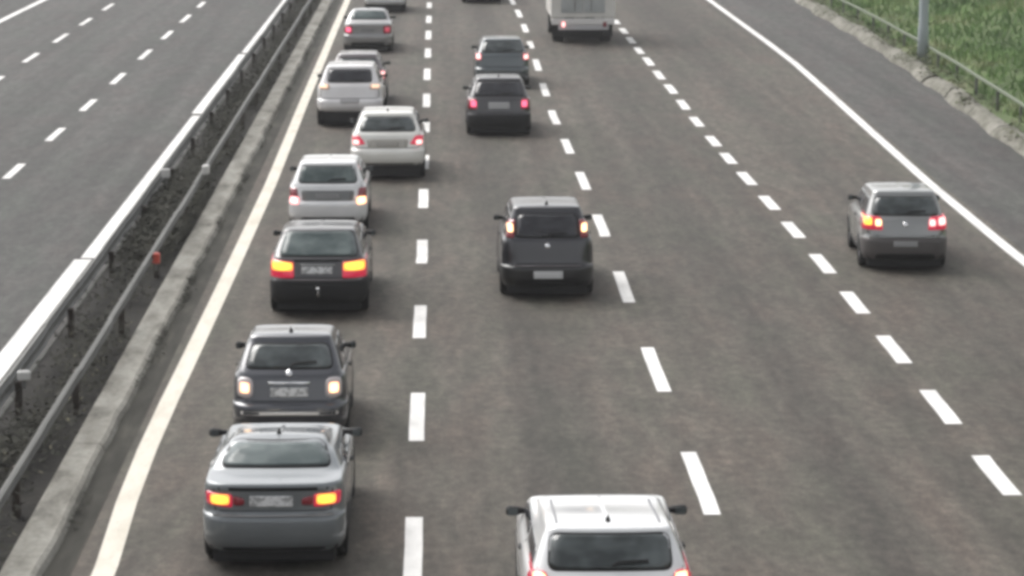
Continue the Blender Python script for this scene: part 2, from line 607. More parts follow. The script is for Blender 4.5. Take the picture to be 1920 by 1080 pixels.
def reflector(px, py, z, m, label, size=(0.1, 0.05, 0.14)):
    p = ground_at(px, py, z)
    r = empty('rail_reflector', (p.x, p.y, z))
    tag(r, label, 'reflector')
    b = MB()
    b.box((-size[0], -size[1], -size[2]), (size[0], size[1], size[2]), 0.02)
    b.build('lens', m, r)
    b = MB()
    b.box((-0.03, -0.02, -size[2] - 0.12), (0.03, 0.02, -size[2] - 0.001))
    b.build('bracket', GALV, r)


reflector(293, 484, 0.62, RED_REFL, 'small red reflector on the thin rail beside the concrete kerb', (0.07, 0.05, 0.10))
reflector(386, 318, 0.80, WHITE_CAP, 'pale marker on top of the thin rail by the pale concrete', (0.075, 0.12, 0.10))
reflector(311, 325, 0.72, WHITE_CAP, 'pale marker on the dull rail beside the empty carriageway, farther one', (0.09, 0.06, 0.10))
reflector(45, 704, 0.72, WHITE_CAP, 'pale marker on the dull rail near the lower left corner', (0.09, 0.05, 0.07))


def leaf_mass(name, m, n, area, hgt, size, kind='stuff', rnd=None):
    rnd = rnd or rk
    v, f = [], []
    for _ in range(n):
        x, yy, z0 = area(rnd)
        h = hgt * rnd.uniform(0.15, 1.0)
        a = rnd.uniform(0, math.tau)
        s = size * rnd.uniform(0.5, 1.4)
        ux, uy = math.cos(a) * s, math.sin(a) * s
        tl = rnd.uniform(-0.8, 0.8)
        k = len(v)
        v += [(x - ux, yy - uy, z0 + h - s * 0.3), (x + uy * 0.4, yy - ux * 0.4, z0 + h + s * tl * 0.4), (x + ux, yy + uy, z0 + h + s * 0.5), (x - uy * 0.4, yy + ux * 0.4, z0 + h)]
        f.append((k, k + 1, k + 2, k + 3))
    o = link_mesh(name, v, f, m)
    o['kind'] = kind
    return o


clump = [(rk.uniform(-6.0, -5.25), rk.uniform(20, 180), rk.uniform(0.4, 1.6)) for _ in range(330)]


clump += [(rk.uniform(-5.95, -5.35), rk.uniform(ground_at(290, 480).y, ground_at(290, 350).y), 0.6) for _ in range(120)]


def med_area(r):
    cx, cy, s = r.choice(clump)
    return (min(-5.06, max(-6.15, cx + r.gauss(0, 0.2))), cy + r.gauss(0, s), 0)


leaf_mass('median_weeds', WEED, 48000, med_area, 0.40, 0.055)
leaf_mass('median_dry_weeds', DRY, 1500, med_area, 0.3, 0.04)
gcl = [(rk.uniform(-4.62, -4.5), rk.uniform(20, 170), rk.uniform(0.1, 0.7)) for _ in range(60)]
leaf_mass('gutter_weeds', WEED, 1400, lambda r: (lambda c: (c[0] + r.gauss(0, 0.05), c[1] + r.gauss(0, c[2]), 0))(r.choice(gcl)), 0.1, 0.045)

# --- right verge: low broken concrete kerb, thin rail, grass bank, lamp column
kw = empty('concrete_kerb', (kerb_x(40), 40, 0))
tag(kw, 'low broken concrete kerb between the hard shoulder and the grass bank', 'kerb')
y = 40.0
while y < 230:
    ln = rk.choice((2.6, 3.4, 4.2, 5.0))
    hh = rk.choice((0.24, 0.28, 0.31, 0.22))
    n = 10
    vs, fs = [], []
    off = 0.0
    for i in range(n + 1):
        yy = y + (ln - 0.03) * i / n
        x = kerb_x(yy) + off - kerb_x(40)
        z = 0.27 + 0.05 * math.sin(yy * 0.55) + rk.uniform(-0.02, 0.02)
        jx = 0.07 * math.sin(yy * 0.9) + rk.uniform(-0.025, 0.025)
        for (dx, zz) in ((-0.28 + jx, -0.02), (-0.16 + jx, z * 0.5), (-0.05 + jx * 0.5, z - 0.02), (0.0, z), (0.20, z + 0.01), (0.24, -0.02)):
            vs.append((x + dx, yy - 40, zz))
    for i in range(n):
        for k in range(5):
            fs.append((i * 6 + k, i * 6 + 6 + k, i * 6 + 7 + k, i * 6 + k + 1))
    fs.append(tuple(range(6)))
    fs.append(tuple(range(n * 6 + 5, n * 6 - 1, -1)))
    link_mesh('kerb_stone', vs, fs, CONC_R, kw)
    y += ln + rk.choice((0.0, 0.0, 0.0, 0.45))


def bank_z(x, y):
    d = x - kerb_x(y) - 0.35
    return 0.12 + max(0.0, d - 0.6) * 0.16 + 0.10 * math.sin(x * 0.7 + y * 0.23) * min(1, max(0, d)) + 0.08 * math.sin(y * 0.5 - x * 0.3)


v, f = [], []
nx, ny = 40, 110
for j in range(ny + 1):
    yy = 30 + 270 * j / ny
    for i in range(nx + 1):
        x = kerb_x(yy) + 0.31 + 45 * (i / nx) ** 1.6
        v.append((x, yy, bank_z(x, yy)))
for j in range(ny):
    for i in range(nx):
        a = j * (nx + 1) + i
        f.append((a, a + 1, a + nx + 2, a + nx + 1))
bank = link_mesh('grass_bank', v, f, GRASS_G, smooth=True)
bank['kind'] = 'structure'
v, f = [], []
rg = random.Random(8)
for _ in range(42000):
    yy = 50 + 110 * rg.random() ** 1.2
    x = kerb_x(yy) + 0.7 + 16 * rg.random()
    z = bank_z(x, yy)
    h = rg.uniform(0.12, 0.5) * (0.6 + 0.4 * math.sin(x * 1.3 + yy * 0.7) ** 2)
    a = rg.uniform(0, math.tau)
    s = rg.uniform(0.02, 0.06)
    lx, ly = rg.gauss(0, 0.16), rg.gauss(0, 0.16)
    k = len(v)
    v += [(x - s * math.cos(a), yy - s * math.sin(a), z - 0.02), (x + s * math.cos(a), yy + s * math.sin(a), z - 0.02),
          (x + lx * 0.5 + s * 0.8 * math.cos(a), yy + ly * 0.5 + s * 0.8 * math.sin(a), z + h * 0.6), (x + lx, yy + ly, z + h)]
    f += [(k, k + 1, k + 2), (k, k + 2, k + 3)]
gr = link_mesh('grass', v, f, BLADE)
tag(gr, 'uneven green grass on the bank beyond the kerb', 'grass', kind='stuff')
kcl = [(rk.uniform(-0.1, 0.7), rk.uniform(50, 140), rk.uniform(0.2, 0.9)) for _ in range(110)]
leaf_mass('kerb_weeds', noise_mat('kerb_weed', [((1, 1, 1), 3, [(0.3, (0.05, 0.075, 0.03)), (0.7, (0.13, 0.13, 0.08))], 1, 'MIX')]), 3600,
          lambda r: (lambda c: (lambda yy: (kerb_x(yy) + c[0] + r.gauss(0, 0.14), yy, 0.1))(c[1] + r.gauss(0, c[2])))(r.choice(kcl)), 0.35, 0.08)

sr = empty('verge_rail', (kerb_x(40), 40, 0))
tag(sr, 'thin pale rail on short posts behind the broken kerb by the grass', 'guard rail')
pts = []
for i in range(48):
    yy = 40 + i * 4
    pts.append((kerb_x(yy) + 0.72 - kerb_x(40), yy - 40, 0.66 + rk.uniform(-0.02, 0.02)))
m = MB()
m.tube(pts, 0.055, 8)
m.build('beam', mat('verge_rail_zinc', (0.13, 0.155, 0.105), 0.8, 0.0), sr, True)
pp = None
for i in range(0, 47, 1):
    if pp is None:
        q = MB()
        q.box((-0.04, -0.04, 0.0), (0.04, 0.04, 0.602), 0.006)
        pp = q.build('post', GALV, sr)
        o = pp
    else:
        o = pp.copy()
        col.objects.link(o)
        o.parent = sr
    o.location = pts[i]
    o.location.z = 0
pb = ground_at(1730, 113, 0.2)
lp = empty('lamp_column', (pb.x, pb.y, 0.1))
tag(lp, 'tall bluish grey round column standing in the grass behind the kerb', 'lamp post')
m = MB()
m.tube([(0, 0, 0.0), (0, 0, 1.2), (0, 0, 1.25), (0, 0, 5), (0, 0, 10)], [0.19, 0.185, 0.165, 0.145, 0.09], 16)
m.build('shaft', POLE_M, lp, True)
m = MB()
m.tube([(0, 0, -0.2), (0, 0, 0.06)], 0.3, 16)
m.build('footing', CONC, lp)
m = MB()
m.tube([(0, 0, 9.9), (-0.5, 0, 10.5), (-2.0, 0, 10.8)], 0.05, 10)
m.build('arm', POLE_M, lp, True)
m = MB()
m.box((-2.8, -0.16, 10.72), (-2.0, 0.16, 10.9), 0.04)
m.build('lantern', POLE_M, lp)

# ------------------------------------------------------------------ cars
def chaikin(keys, it=2):
    for _ in range(it):
        out = [keys[0]]
        for a, b in zip(keys, keys[1:]):
            out.append(tuple(x * 0.75 + y * 0.25 for x, y in zip(a, b)))
            out.append(tuple(x * 0.25 + y * 0.75 for x, y in zip(a, b)))
        out.append(keys[-1])
        keys = out
    return keys


def sm(t):
    t = max(0.0, min(1.0, t))
    return t * t * (3 - 2 * t)


def half_ring(key, L):
    yr, zr, yf, zf, hw, r, bow = key
    r = max(0.01, min(r, hw * 0.85, (yf - yr) * 0.4))
    pts = []
    nE, nC, nS = 7, 6, 18
    for i in range(nE):
        x = (hw - r) * i / nE
        pts.append((x, yr + bow * (x / hw) ** 2))
    bo = bow * ((hw - r) / hw) ** 2
    for i in range(nC + 1):
        a = math.pi / 2 * i / nC
        pts.append((hw - r + r * math.sin(a), yr + bo + r * (1 - math.cos(a))))
    ya, yb = yr + bo + r, yf - bo - r
    for i in range(1, nS):
        pts.append((hw, ya + (yb - ya) * i / nS))
    for i in range(nC + 1):
        a = math.pi / 2 * i / nC
        pts.append((hw - r + r * math.cos(a), yb + r * math.sin(a)))
    for i in range(nE - 1, -1, -1):
        x = (hw - r) * i / nE
        pts.append((x, yf - bow * (x / hw) ** 2))
    out = []
    for x, y in pts:
        q = abs(y - L * 0.48) / (L * 0.5)
        wf = 1 - 0.055 * max(0.0, (q - 0.3) / 0.7) ** 2
        t = (y - yr) / max(1e-4, yf - yr)
        out.append((x * wf, y, zr + (zf - zr) * sm(t)))
    return out


def full_ring(key, L):
    h = half_ring(key, L)
    return h + [(-x, y, z) for x, y, z in reversed(h[1:-1])]


def shell(keys, L, closed=True):
    rings = [full_ring(k, L) for k in keys]
    n = len(rings[0])
    v = [p for r in rings for p in r]
    f = []
    for i in range(len(rings) - 1):
        for k in range(n):
            k2 = (k + 1) % n
            f.append((i * n + k, i * n + k2, i * n + n + k2, i * n + n + k))
    if closed:
        f.append(tuple(range(n - 1, -1, -1)))
        f.append(tuple(range((len(rings) - 1) * n, len(rings) * n)))
    return v, f, n


def round_poly(poly, rr, seg=4, step=0.09):
    n = len(poly)
    out = []
    for i in range(n):
        p0, p, p1 = Vector(poly[i - 1]), Vector(poly[i]), Vector(poly[(i + 1) % n])
        r = min(rr, (p0 - p).length * 0.45, (p1 - p).length * 0.45)
        a = p + (p0 - p).normalized() * r
        b = p + (p1 - p).normalized() * r
        for k in range(seg + 1):
            t = k / seg
            out.append(a * (1 - t) ** 2 + p * 2 * t * (1 - t) + b * t * t)
    res = []
    for i in range(len(out)):
        a, b = out[i], out[(i + 1) % len(out)]
        d = (b - a).length
        if d < 1e-5:
            continue
        k = max(1, int(d / step))
        for j in range(k):
            res.append(a + (b - a) * (j / k))
    return res


AX = {'rear': (lambda u, v: Vector((u, -3, v)), Vector((0, 1, 0))),
      'front': (lambda u, v: Vector((u, 9, v)), Vector((0, -1, 0))),
      'left': (lambda u, v: Vector((-3, u, v)), Vector((1, 0, 0))),
      'right': (lambda u, v: Vector((3, u, v)), Vector((-1, 0, 0))),
      'top': (lambda u, v: Vector((u, v, 4)), Vector((0, 0, -1)))}


class Car:
    def __init__(s, root, verts, faces, L):
        s.root, s.L = root, L
        s.bvh = BVHTree.FromPolygons([Vector(p) for p in verts], faces)

    def hit(s, u, v, axis):
        o, d = AX[axis][0](u, v), AX[axis][1]
        loc, nor, idx, dist = s.bvh.ray_cast(o, d)
        if loc is None:
            for k in range(1, 40):
                loc, nor, idx, dist = s.bvh.ray_cast(AX[axis][0](u * (1 - 0.012 * k) if axis in ('rear', 'front') else u, v - 0.008 * k), d)
                if loc is not None:
                    break
        if loc is None:
            loc, nor, idx, dist = s.bvh.find_nearest(o + d * 3)
        if nor.dot(d) > 0:
            nor = -nor
        return loc, (nor - d * 0.35).normalized()

    def patch(s, name, poly, axis, m, off=0.004, bulge=0.0, rr=0.04, parent=None, rings=4, step=0.09):
        pl = round_poly(poly, rr, step=step)
        c = sum(pl, Vector((0, 0))) / len(pl)
        n = len(pl)
        v, f = [], []
        # skirt below the surface, then rings inwards
        for lev in range(rings + 1):
            sc = 1.0 if lev == 0 else 1 - (lev - 1) / rings
            o = -0.006 if lev == 0 else off + bulge * (1 - sc ** 2)
            for p in pl:
                q = c + (p - c) * sc
                loc, nor = s.hit(q.x, q.y, axis)
                v.append(loc + nor * o)
        for lev in range(rings):
            for k in range(n):
                k2 = (k + 1) % n
                f.append((lev * n + k, lev * n + k2, lev * n + n + k2, lev * n + n + k))
        loc, nor = s.hit(c.x, c.y, axis)
        v.append(loc + nor * (off + bulge))
        for k in range(n):
            f.append((rings * n + k, rings * n + (k + 1) % n, len(v) - 1))
        o = link_mesh(name, v, f, m, parent or s.root, True)
        return o

    def strip(s, name, line, axis, m, wdt=0.012, off=0.002, parent=None):
        pts = []
        for a, b in zip(line, line[1:]):
            a, b = Vector(a), Vector(b)
            k = max(1, int((b - a).length / 0.08))
            pts += [a + (b - a) * (j / k) for j in range(k)]
        pts.append(Vector(line[-1]))
        v, f = [], []
        for i, p in enumerate(pts):
            d = (pts[min(i + 1, len(pts) - 1)] - pts[max(i - 1, 0)]).normalized()
            nrm = Vector((-d.y, d.x)) * wdt / 2
            for q, o in ((p - nrm, -0.004), (p - nrm, off), (p + nrm, off), (p + nrm, -0.004)):
                loc, nor = s.hit(q.x, q.y, axis)
                v.append(loc + nor * o)
        for i in range(len(pts) - 1):
            for k in range(3):
                f.append((i * 4 + k, i * 4 + k + 1, i * 4 + k + 5, i * 4 + k + 4))
        return link_mesh(name, v, f, m, parent or s.root)


def rect(x0, z0, x1, z1):
    return [(x0, z0), (x1, z0), (x1, z1), (x0, z1)]


def mirror_poly(p):
    return [(-x, z) for x, z in reversed(p)]


def centre_copy(name, o, dx):
    pass


def build_car(px, row, kind='hatch', L=4.0, W=1.70, H=1.48, belt=0.98, body=None, label='', rz=0.0, group=None, category='car',
              win=None, win_w=None, glassm=None, roof_half=None, win_rake=0.42, roof_y=None, lamps=None, bulbs=None, lit_red=None,
              plate=(0.0, 0.80, 0.52, 0.11), plate_m=None, bumper=(0.30, 0.62), bump_m=None, lower=0.0, badge=None, chrome=None,
              wiper=True, antenna=True, rails=False, recess=None, third=None, mirror_z=None, ledge=0.05, exhaust=False, tow=False,
              mirror_m=None, lip=None, window_glow=None, clear=0.20, bowk=0.05, sunroof=False, wheel_r=0.30, mirror_out=0.07, drop=0.05):
    hw = W / 2
    p = ground_at(px, row)                          # the road directly under the rear bumper
    root = empty('silver_car', (0, 0, 0))
    root.name = category.replace(' ', '_')
    tag(root, label, category, group)
    rh = roof_half or hw * 0.70
    wb, wt = win if win else (belt + 0.06, H - 0.14)
    nose = 0.66
    ry = roof_y if roof_y is not None else win_rake
    b0, b1 = bumper
    cowl = L - 1.05
    wsf = 0.62
    roof_f = cowl - wsf
    low = [
        (0.30, clear, L - 0.30, clear, hw - 0.13, 0.25, bowk),
        (0.09, clear + 0.03, L - 0.10, clear + 0.02, hw - 0.05, 0.3, bowk),
        (0.02, clear + 0.13, L - 0.01, clear + 0.14, hw - 0.008, 0.32, bowk),
        (0.0, (b0 + b1) / 2, L, 0.46, hw, 0.34, bowk),
        (0.005, b1 - 0.02, L - 0.02, 0.56, hw, 0.34, bowk),
        (0.03, b1, L - 0.03, 0.60, hw, 0.34, bowk),
        (ledge, b1 + 0.02, L - 0.05, 0.64, hw, 0.33, bowk),
        (ledge + 0.02, b1 + 0.06, L - 0.07, 0.69, hw, 0.33, bowk),
    ]
    if kind == 'hatch':
        up = [
            (ledge + 0.05, b1 * 0.45 + belt * 0.55, L - 0.20, 0.78, hw - 0.004, 0.30, bowk),
            (ledge + 0.08, belt - 0.04, L - 0.55, 0.88, hw - 0.02, 0.28, bowk),
            (ledge + 0.10, belt, cowl + 0.05, belt - 0.05, hw - 0.045, 0.26, bowk),
            (ledge + 0.12, belt + 0.02, cowl, belt - 0.01, hw - 0.075, 0.16, bowk),
            (ledge + 0.12 + (ry - 0.06) * 0.45, belt + (H - belt) * 0.45, cowl - wsf * 0.5, belt + (H - belt) * 0.46, hw * 0.5 + rh * 0.5 - 0.03, 0.13, bowk),
            (ledge + 0.10 + (ry - 0.06) * 0.85, H - 0.10, roof_f + 0.04, H - 0.09 - drop, rh + 0.015, 0.12, bowk),
            (ledge + 0.08 + (ry - 0.06) * 0.95, H - 0.035, roof_f - 0.02, H - 0.04 - drop, rh - 0.012, 0.11, bowk),
            (ledge + 0.12 + (ry - 0.06), H - 0.014, roof_f - 0.14, H - 0.015 - drop, rh - 0.06, 0.12, bowk),
        ]
    else:
        deck = lip or (belt + 0.02)
        ry = roof_y or 1.35
        wbase = ry - 0.52
        up = [
            (ledge + 0.02, b1 * 0.5 + deck * 0.5, L - 0.20, 0.78, hw - 0.004, 0.30, bowk),
            (ledge + 0.02, deck - 0.06, L - 0.5, 0.86, hw - 0.018, 0.28, bowk),
            (ledge + 0.03, deck - 0.005, L - 0.75, 0.90, hw - 0.035, 0.26, bowk),
            (ledge + 0.08, deck + 0.012, L - 0.85, 0.92, hw - 0.05, 0.24, bowk),
            (wbase - 0.12, deck + 0.012, cowl + 0.02, belt - 0.02, hw - 0.07, 0.24, 0.02),
            (wbase, deck + 0.03, cowl, belt, hw - 0.09, 0.18, 0.05),
            (wbase + (ry - wbase) * 0.5, deck + (H - deck) * 0.52, cowl - wsf * 0.5, belt + (H - belt) * 0.5, hw * 0.45 + rh * 0.55 - 0.03, 0.15, 0.06),
            (ry - 0.10, H - 0.09, roof_f + 0.04, H - 0.09 - drop, rh + 0.01, 0.14, 0.06),
            (ry + 0.02, H - 0.04, roof_f - 0.04, H - 0.04 - drop, rh - 0.03, 0.14, 0.06),
            (ry + 0.16, H - 0.018, roof_f - 0.16, H - 0.018 - drop, rh - 0.09, 0.18, 0.06),
        ]
    yt = ry + (0.14 if kind == 'hatch' else 0.22)
    top = [(yt, H - 0.006, roof_f - 0.18, H - 0.012 - drop, rh * 0.55, 0.10, 0.03), (yt + 0.04, H, roof_f - 0.22, H - 0.004 - drop, 0.02, 0.01, 0.0)]
    keys = chaikin(low + up + top, 2)
    v, f, n = shell(keys, L)
    bodyo = link_mesh('body', v, f, body, root, True)
    car = Car(root, v, f, L)
    g = glassm or GLASS
    # rear window in a black seal
    ww = win_w or (hw - 0.20, rh - 0.04)
    poly = [(-ww[0], wb), (ww[0], wb), (ww[1], wt), (-ww[1], wt)]
    e = 0.022
    car.patch('window_seal', [(-ww[0] - e, wb - e), (ww[0] + e, wb - e), (ww[1] + e, wt + e), (-ww[1] - e, wt + e)], 'rear', TRIM, 0.003, 0, 0.10)
    rw = car.patch('rear_window', poly, 'rear', g, 0.007, 0.0, 0.09, rings=5)
    if wiper and kind == 'hatch':
        car.strip('wiper', [(0.02, wb + 0.02), (0.08, wb + 0.05), (ww[0] * 0.62, wb + 0.06)], 'rear', TRIM, 0.028, 0.028, rw)
    if third:
        car.patch('brake_light', rect(-0.14, third - 0.012, 0.14, third + 0.012), 'rear', RED_LENS, 0.008, 0, 0.008)
    # windscreen, side windows
    car.patch('windscreen', [(-hw + 0.2, belt + 0.05), (hw - 0.2, belt + 0.05), (rh - 0.06, H - 0.13 - drop), (-rh + 0.06, H - 0.13 - drop)], 'front', GLASS, 0.005, 0, 0.07)
    r0 = (ry + 0.22) if kind == 'hatch' else ry + 0.22
    rb = (ledge + 0.48) if kind == 'hatch' else ry + 0.04
    mid = (roof_f + r0) / 2 + 0.05
    for side in ('left', 'right'):
        car.patch('side_window', [(rb, belt + 0.05), (mid - 0.05, belt + 0.05), (mid - 0.05, H - 0.12 - drop), (r0, H - 0.12 - drop)], side, GLASS_D, 0.005, 0, 0.05)
        car.patch('side_window', [(mid + 0.05, belt + 0.05), (cowl - 0.12, belt + 0.04), (roof_f + 0.02, H - 0.13 - drop), (mid + 0.05, H - 0.12 - drop)], side, GLASS_D, 0.005, 0, 0.05)
        dl = [(mid, 0.36), (mid, belt + 0.02)]
        car.strip('panel_gap', dl, side, GAP, 0.012, 0.002)
        car.strip('panel_gap', [(cowl - 0.35, 0.36), (cowl - 0.28, belt - 0.02)], side, GAP, 0.012, 0.002)
        car.strip('sill_trim', [(1.15, clear + 0.12), (L - 1.25, clear + 0.12)], side, TRIM, 0.10, 0.008)
        car.patch('door_handle', rect(mid + 0.06, belt - 0.12, mid + 0.22, belt - 0.085), side, TRIM, 0.02, 0.01, 0.015)
    # wheels
    sg = {'left': -1, 'right': 1}
    for side in ('left', 'right'):
        for wy in (0.80, L - 0.86):
            R1 = wheel_r + 0.05
            arch = [(wy + R1 * math.cos(a), wheel_r + R1 * math.sin(a)) for a in [R(-18 + 216 * k / 14) for k in range(15)]]
            arch = [(a, max(b, clear + 0.035)) for a, b in arch]
            car.patch('wheel_arch', arch, side, TRIM, 0.006, 0, 0.01)
            m = MB()
            s_ = sg[side]
            m.lathe_x([(-0.20 * s_, wheel_r * 0.6), (-0.20 * s_, wheel_r - 0.02), (-0.17 * s_, wheel_r), (-0.03 * s_, wheel_r), (0.0, wheel_r - 0.03), (-0.005 * s_, wheel_r * 0.66), (-0.03 * s_, wheel_r * 0.62)],
                      s_ * (hw - 0.012), wy, wheel_r)
            ty = m.build('tyre', TYRE, root, True)
            m = MB()
            m.lathe_x([(-0.035 * s_, wheel_r * 0.64), (-0.02 * s_, wheel_r * 0.6), (-0.03 * s_, wheel_r * 0.5), (-0.012 * s_, wheel_r * 0.2), (-0.008 * s_, 0.001)], s_ * (hw - 0.012), wy, wheel_r)
            m.build('rim', RIM, ty, True)
    m = MB()
    m.box((-hw + 0.14, 0.17, 0.085), (hw - 0.14, L - 0.4, clear + 0.06), 0.02)  # underside hung extra low in black to deepen the shade between the tyres
    m.build('underbody_shade_box', TRIM, root)
    # bumpers: a proud band right round each end
    bm = bump_m or body
    for nm, back in (('rear_bumper', True), ('front_bumper', False)):
        bk = [k for k in low[1:7]]
        grow = 0.012
        bk = [(k[0] - grow, k[1], k[2] + grow, k[3], k[4] + grow * 0.7, k[5], k[6]) for k in bk]
        bk[0] = low[1]
        bk[-1] = (low[6][0] + 0.01, low[6][1], low[6][2] - 0.01, low[6][3], low[6][4] - 0.003, low[6][5], low[6][6])
        vv, ff, nn = shell(chaikin(bk, 1), L, False)
        keep = (lambda q: q[1] < 0.46) if back else (lambda q: q[1] > L - 0.46)
        ff = [q for q in ff if all(keep(vv[i]) for i in q)]
        used = sorted({i for q in ff for i in q})
        mp = {a: k for k, a in enumerate(used)}
        link_mesh(nm, [vv[i] for i in used], [tuple(mp[i] for i in q) for q in ff], bm, root, True)
    bcar = car
    if lower > 0:
        lo = car.patch('bumper_valance', [(-hw + 0.13, clear + 0.05), (hw - 0.13, clear + 0.05), (hw - 0.10, clear + lower), (-hw + 0.10, clear + lower)], 'rear', TRIM, 0.016, 0, 0.04)
    # lamps
    for sx in (1, -1):
        for k, lp_ in enumerate(lamps or []):
            poly = lp_[0] if sx == 1 else mirror_poly(lp_[0])
            t = car.patch('tail_light', poly, 'rear', lp_[1], 0.010, 0.014, lp_[2] if len(lp_) > 2 else 0.03, step=0.05)
            for (bp, bmt) in (bulbs or []) if k == 0 else []:
                if isinstance(bmt, tuple):
                    bmt = bmt[0] if sx == 1 else bmt[1]
                if bmt is None:
                    continue
                bpp = bp if sx == 1 else mirror_poly(bp)
                car.patch('bulb', bpp, 'rear', bmt, 0.026, 0.010, 0.03, t, 3, step=0.05)
        hp = [(hw - 0.42, 0.60), (hw - 0.10, 0.62), (hw - 0.10, 0.72), (hw - 0.40, 0.70)]
        car.patch('headlight', hp if sx == 1 else mirror_poly(hp), 'front', HEAD_LENS, 0.02, 0.01, 0.04)
    # tailgate seams
    if kind == 'hatch':
        sx = hw - 0.14
        car.strip('panel_gap', [(-sx, wb), (-sx - 0.02, b1 + 0.10), (-sx + 0.06, b1 + 0.05), (sx - 0.06, b1 + 0.05), (sx + 0.02, b1 + 0.10), (sx, wb)], 'rear', GAP, 0.014, 0.002)
    else:
        sx = hw - 0.16
        car.strip('panel_gap', [(-sx, (lip or belt) - 0.06), (-sx + 0.02, b1 + 0.06), (sx - 0.02, b1 + 0.06), (sx, (lip or belt) - 0.06)], 'rear', GAP, 0.014, 0.002)
    if recess:
        x0, z0, x1, z1, rm = recess
        car.patch('plate_recess', [(x0, z0), (x1, z0), (x1 + 0.03, z1), (x0 - 0.03, z1)], 'rear', rm, 0.004, 0, 0.05)
    if plate:
        cx, cz, pw, ph = plate
        off = 0.03 if cz < b1 else 0.018
        car.patch('number_plate', rect(cx - pw / 2, cz - ph / 2, cx + pw / 2, cz + ph / 2), 'rear', plate_m or PLATE, off, 0, 0.012)
    if badge:
        bz, br = badge
        car.patch('badge', [(br * math.cos(2 * math.pi * k / 12), bz + br * math.sin(2 * math.pi * k / 12)) for k in range(12)], 'rear', CHROME, 0.012, 0.008, 0.01, rings=2)
    for c in (chrome or []):
        x0, z0, x1, z1, cm = c
        car.patch('trim_strip', rect(x0, z0, x1, z1), 'rear', cm, 0.026, 0.006, 0.01, rings=2)
    if exhaust:
        m = MB()
        m.tube([(-hw * 0.55, 0.5, clear + 0.06), (-hw * 0.55, 0.03, clear + 0.05)], 0.035, 12)
        m.build('exhaust_pipe', CHROME, root, True)
    if tow:
        m = MB()
        m.tube([(0.0, 0.4, 0.36), (0.0, -0.05, 0.37), (0.0, -0.10, 0.42), (0, -0.10, 0.50)], 0.028, 10)
        m.tube([(0, -0.10, 0.48), (0, -0.10, 0.50), (0, -0.10, 0.53), (0, -0.10, 0.55)], [0.02, 0.035, 0.035, 0.01], 10)
        m.build('tow_hook', CHROME, root, True)
    # mirrors
    mz = mirror_z or belt + 0.06
    for sx in (1, -1):
        m = MB()
        my = cowl - 0.42
        bx = hw - 0.06
        ex = hw + mirror_out
        rings = []
        N = 10
        vs, fs = [], []
        for (x, ry_, rz_) in ((bx - 0.10, 0.03, 0.03), (bx + 0.0, 0.045, 0.035), (bx + 0.03, 0.06, 0.045), (ex - 0.04, 0.065, 0.058), (ex - 0.01, 0.05, 0.045), (ex, 0.03, 0.03)):
            for k in range(N):
                a = 2 * math.pi * k / N
                vs.append((sx * x, my + ry_ * math.cos(a), mz + rz_ * math.sin(a)))
        for i in range(5):
            for k in range(N):
                fs.append((i * N + k, i * N + (k + 1) % N, i * N + N + (k + 1) % N, i * N + N + k))
        fs += [tuple(range(N)), tuple(range(5 * N, 6 * N))]
        m.add(vs, fs)
        mo = m.build('mirror', mirror_m or TRIM, root, True)
        m = MB()
        m.box((min(sx * (bx + 0.05), sx * (ex - 0.02)), my - 0.074, mz - 0.04), (max(sx * (bx + 0.05), sx * (ex - 0.02)), my - 0.068, mz + 0.04), 0.004)
        m.build('mirror_glass', GLASS, mo)
    if antenna:
        ay = ry + 0.32
        loc, nor = car.hit(0.0, ay, 'top')
        m = MB()
        m.tube([(0, ay - 0.05, loc.z - 0.01), (0, ay, loc.z + 0.035), (0, ay + 0.03, loc.z + 0.03)], [0.035, 0.022, 0.012], 8)
        m.tube([(0, ay, loc.z + 0.02), (0, ay - 0.06, loc.z + 0.08)], 0.006, 6)
        m.build('antenna', TRIM, root, True)
    if rails:
        for sx in (1, -1):
            car.strip('roof_channel', [(sx * (rh - 0.13), ry + 0.25), (sx * (rh - 0.13), roof_f - 0.35)], 'top', mat('roof_channel_grey', (0.22, 0.22, 0.23), 0.6), 0.03, 0.004)
    # put the base in the middle of the wheelbase
    for c in root.children:
        c.location.y -= L / 2
    rot = R(rz)
    root.rotation_euler = (0, 0, rot)
    root.location = (p.x - math.sin(rot) * L / 2, p.y + math.cos(rot) * L / 2, 0)
    return root, car


Q = 'cars queuing in the left lane'
MID = 'cars in the middle lane'

P_SILV = paint('silver_blue_paint', (0.165, 0.182, 0.192), 0.35, 0.4)
P_SILV.node_tree.nodes['Principled BSDF'].inputs['Coat IOR'].default_value = 1.45
P_SILV2 = paint('silver_paint', (0.30, 0.295, 0.295), 0.4, 0.33)
P_BRONZE = paint('bronze_grey_paint', (0.038, 0.041, 0.052), 0.45, 0.35)
P_DARK = paint('dark_grey_paint', (0.032, 0.030, 0.034), 0.35, 0.33)
P_PLUM = paint('dark_plum_paint', (0.014, 0.0135, 0.02), 0.3, 0.33)
for _m in (P_DARK, P_PLUM):
    _m.node_tree.nodes['Principled BSDF'].inputs['Coat Weight'].default_value = 0.7
P_BLACK = paint('black_paint', (0.008, 0.008, 0.009), 0.1, 0.45, 0.35)
P_TEAL = paint('teal_grey_paint', (0.055, 0.072, 0.08), 0.4, 0.33)
P_MAUVE = paint('mauve_grey_paint', (0.16, 0.14, 0.145), 0.4, 0.34)
P_GREYS = paint('grey_silver_paint', (0.25, 0.255, 0.25), 0.5, 0.33)
P_WHITE = paint('white_paint', (0.78, 0.79, 0.80), 0.0, 0.35)
P_CREAM = paint('cream_white_paint', (0.80, 0.78, 0.73), 0.0, 0.35)
P_WHITE2 = paint('cool_white_paint', (0.78, 0.785, 0.79), 0.0, 0.36)
P_PINK = paint('pearl_white_paint', (0.80, 0.765, 0.765), 0.0, 0.36)
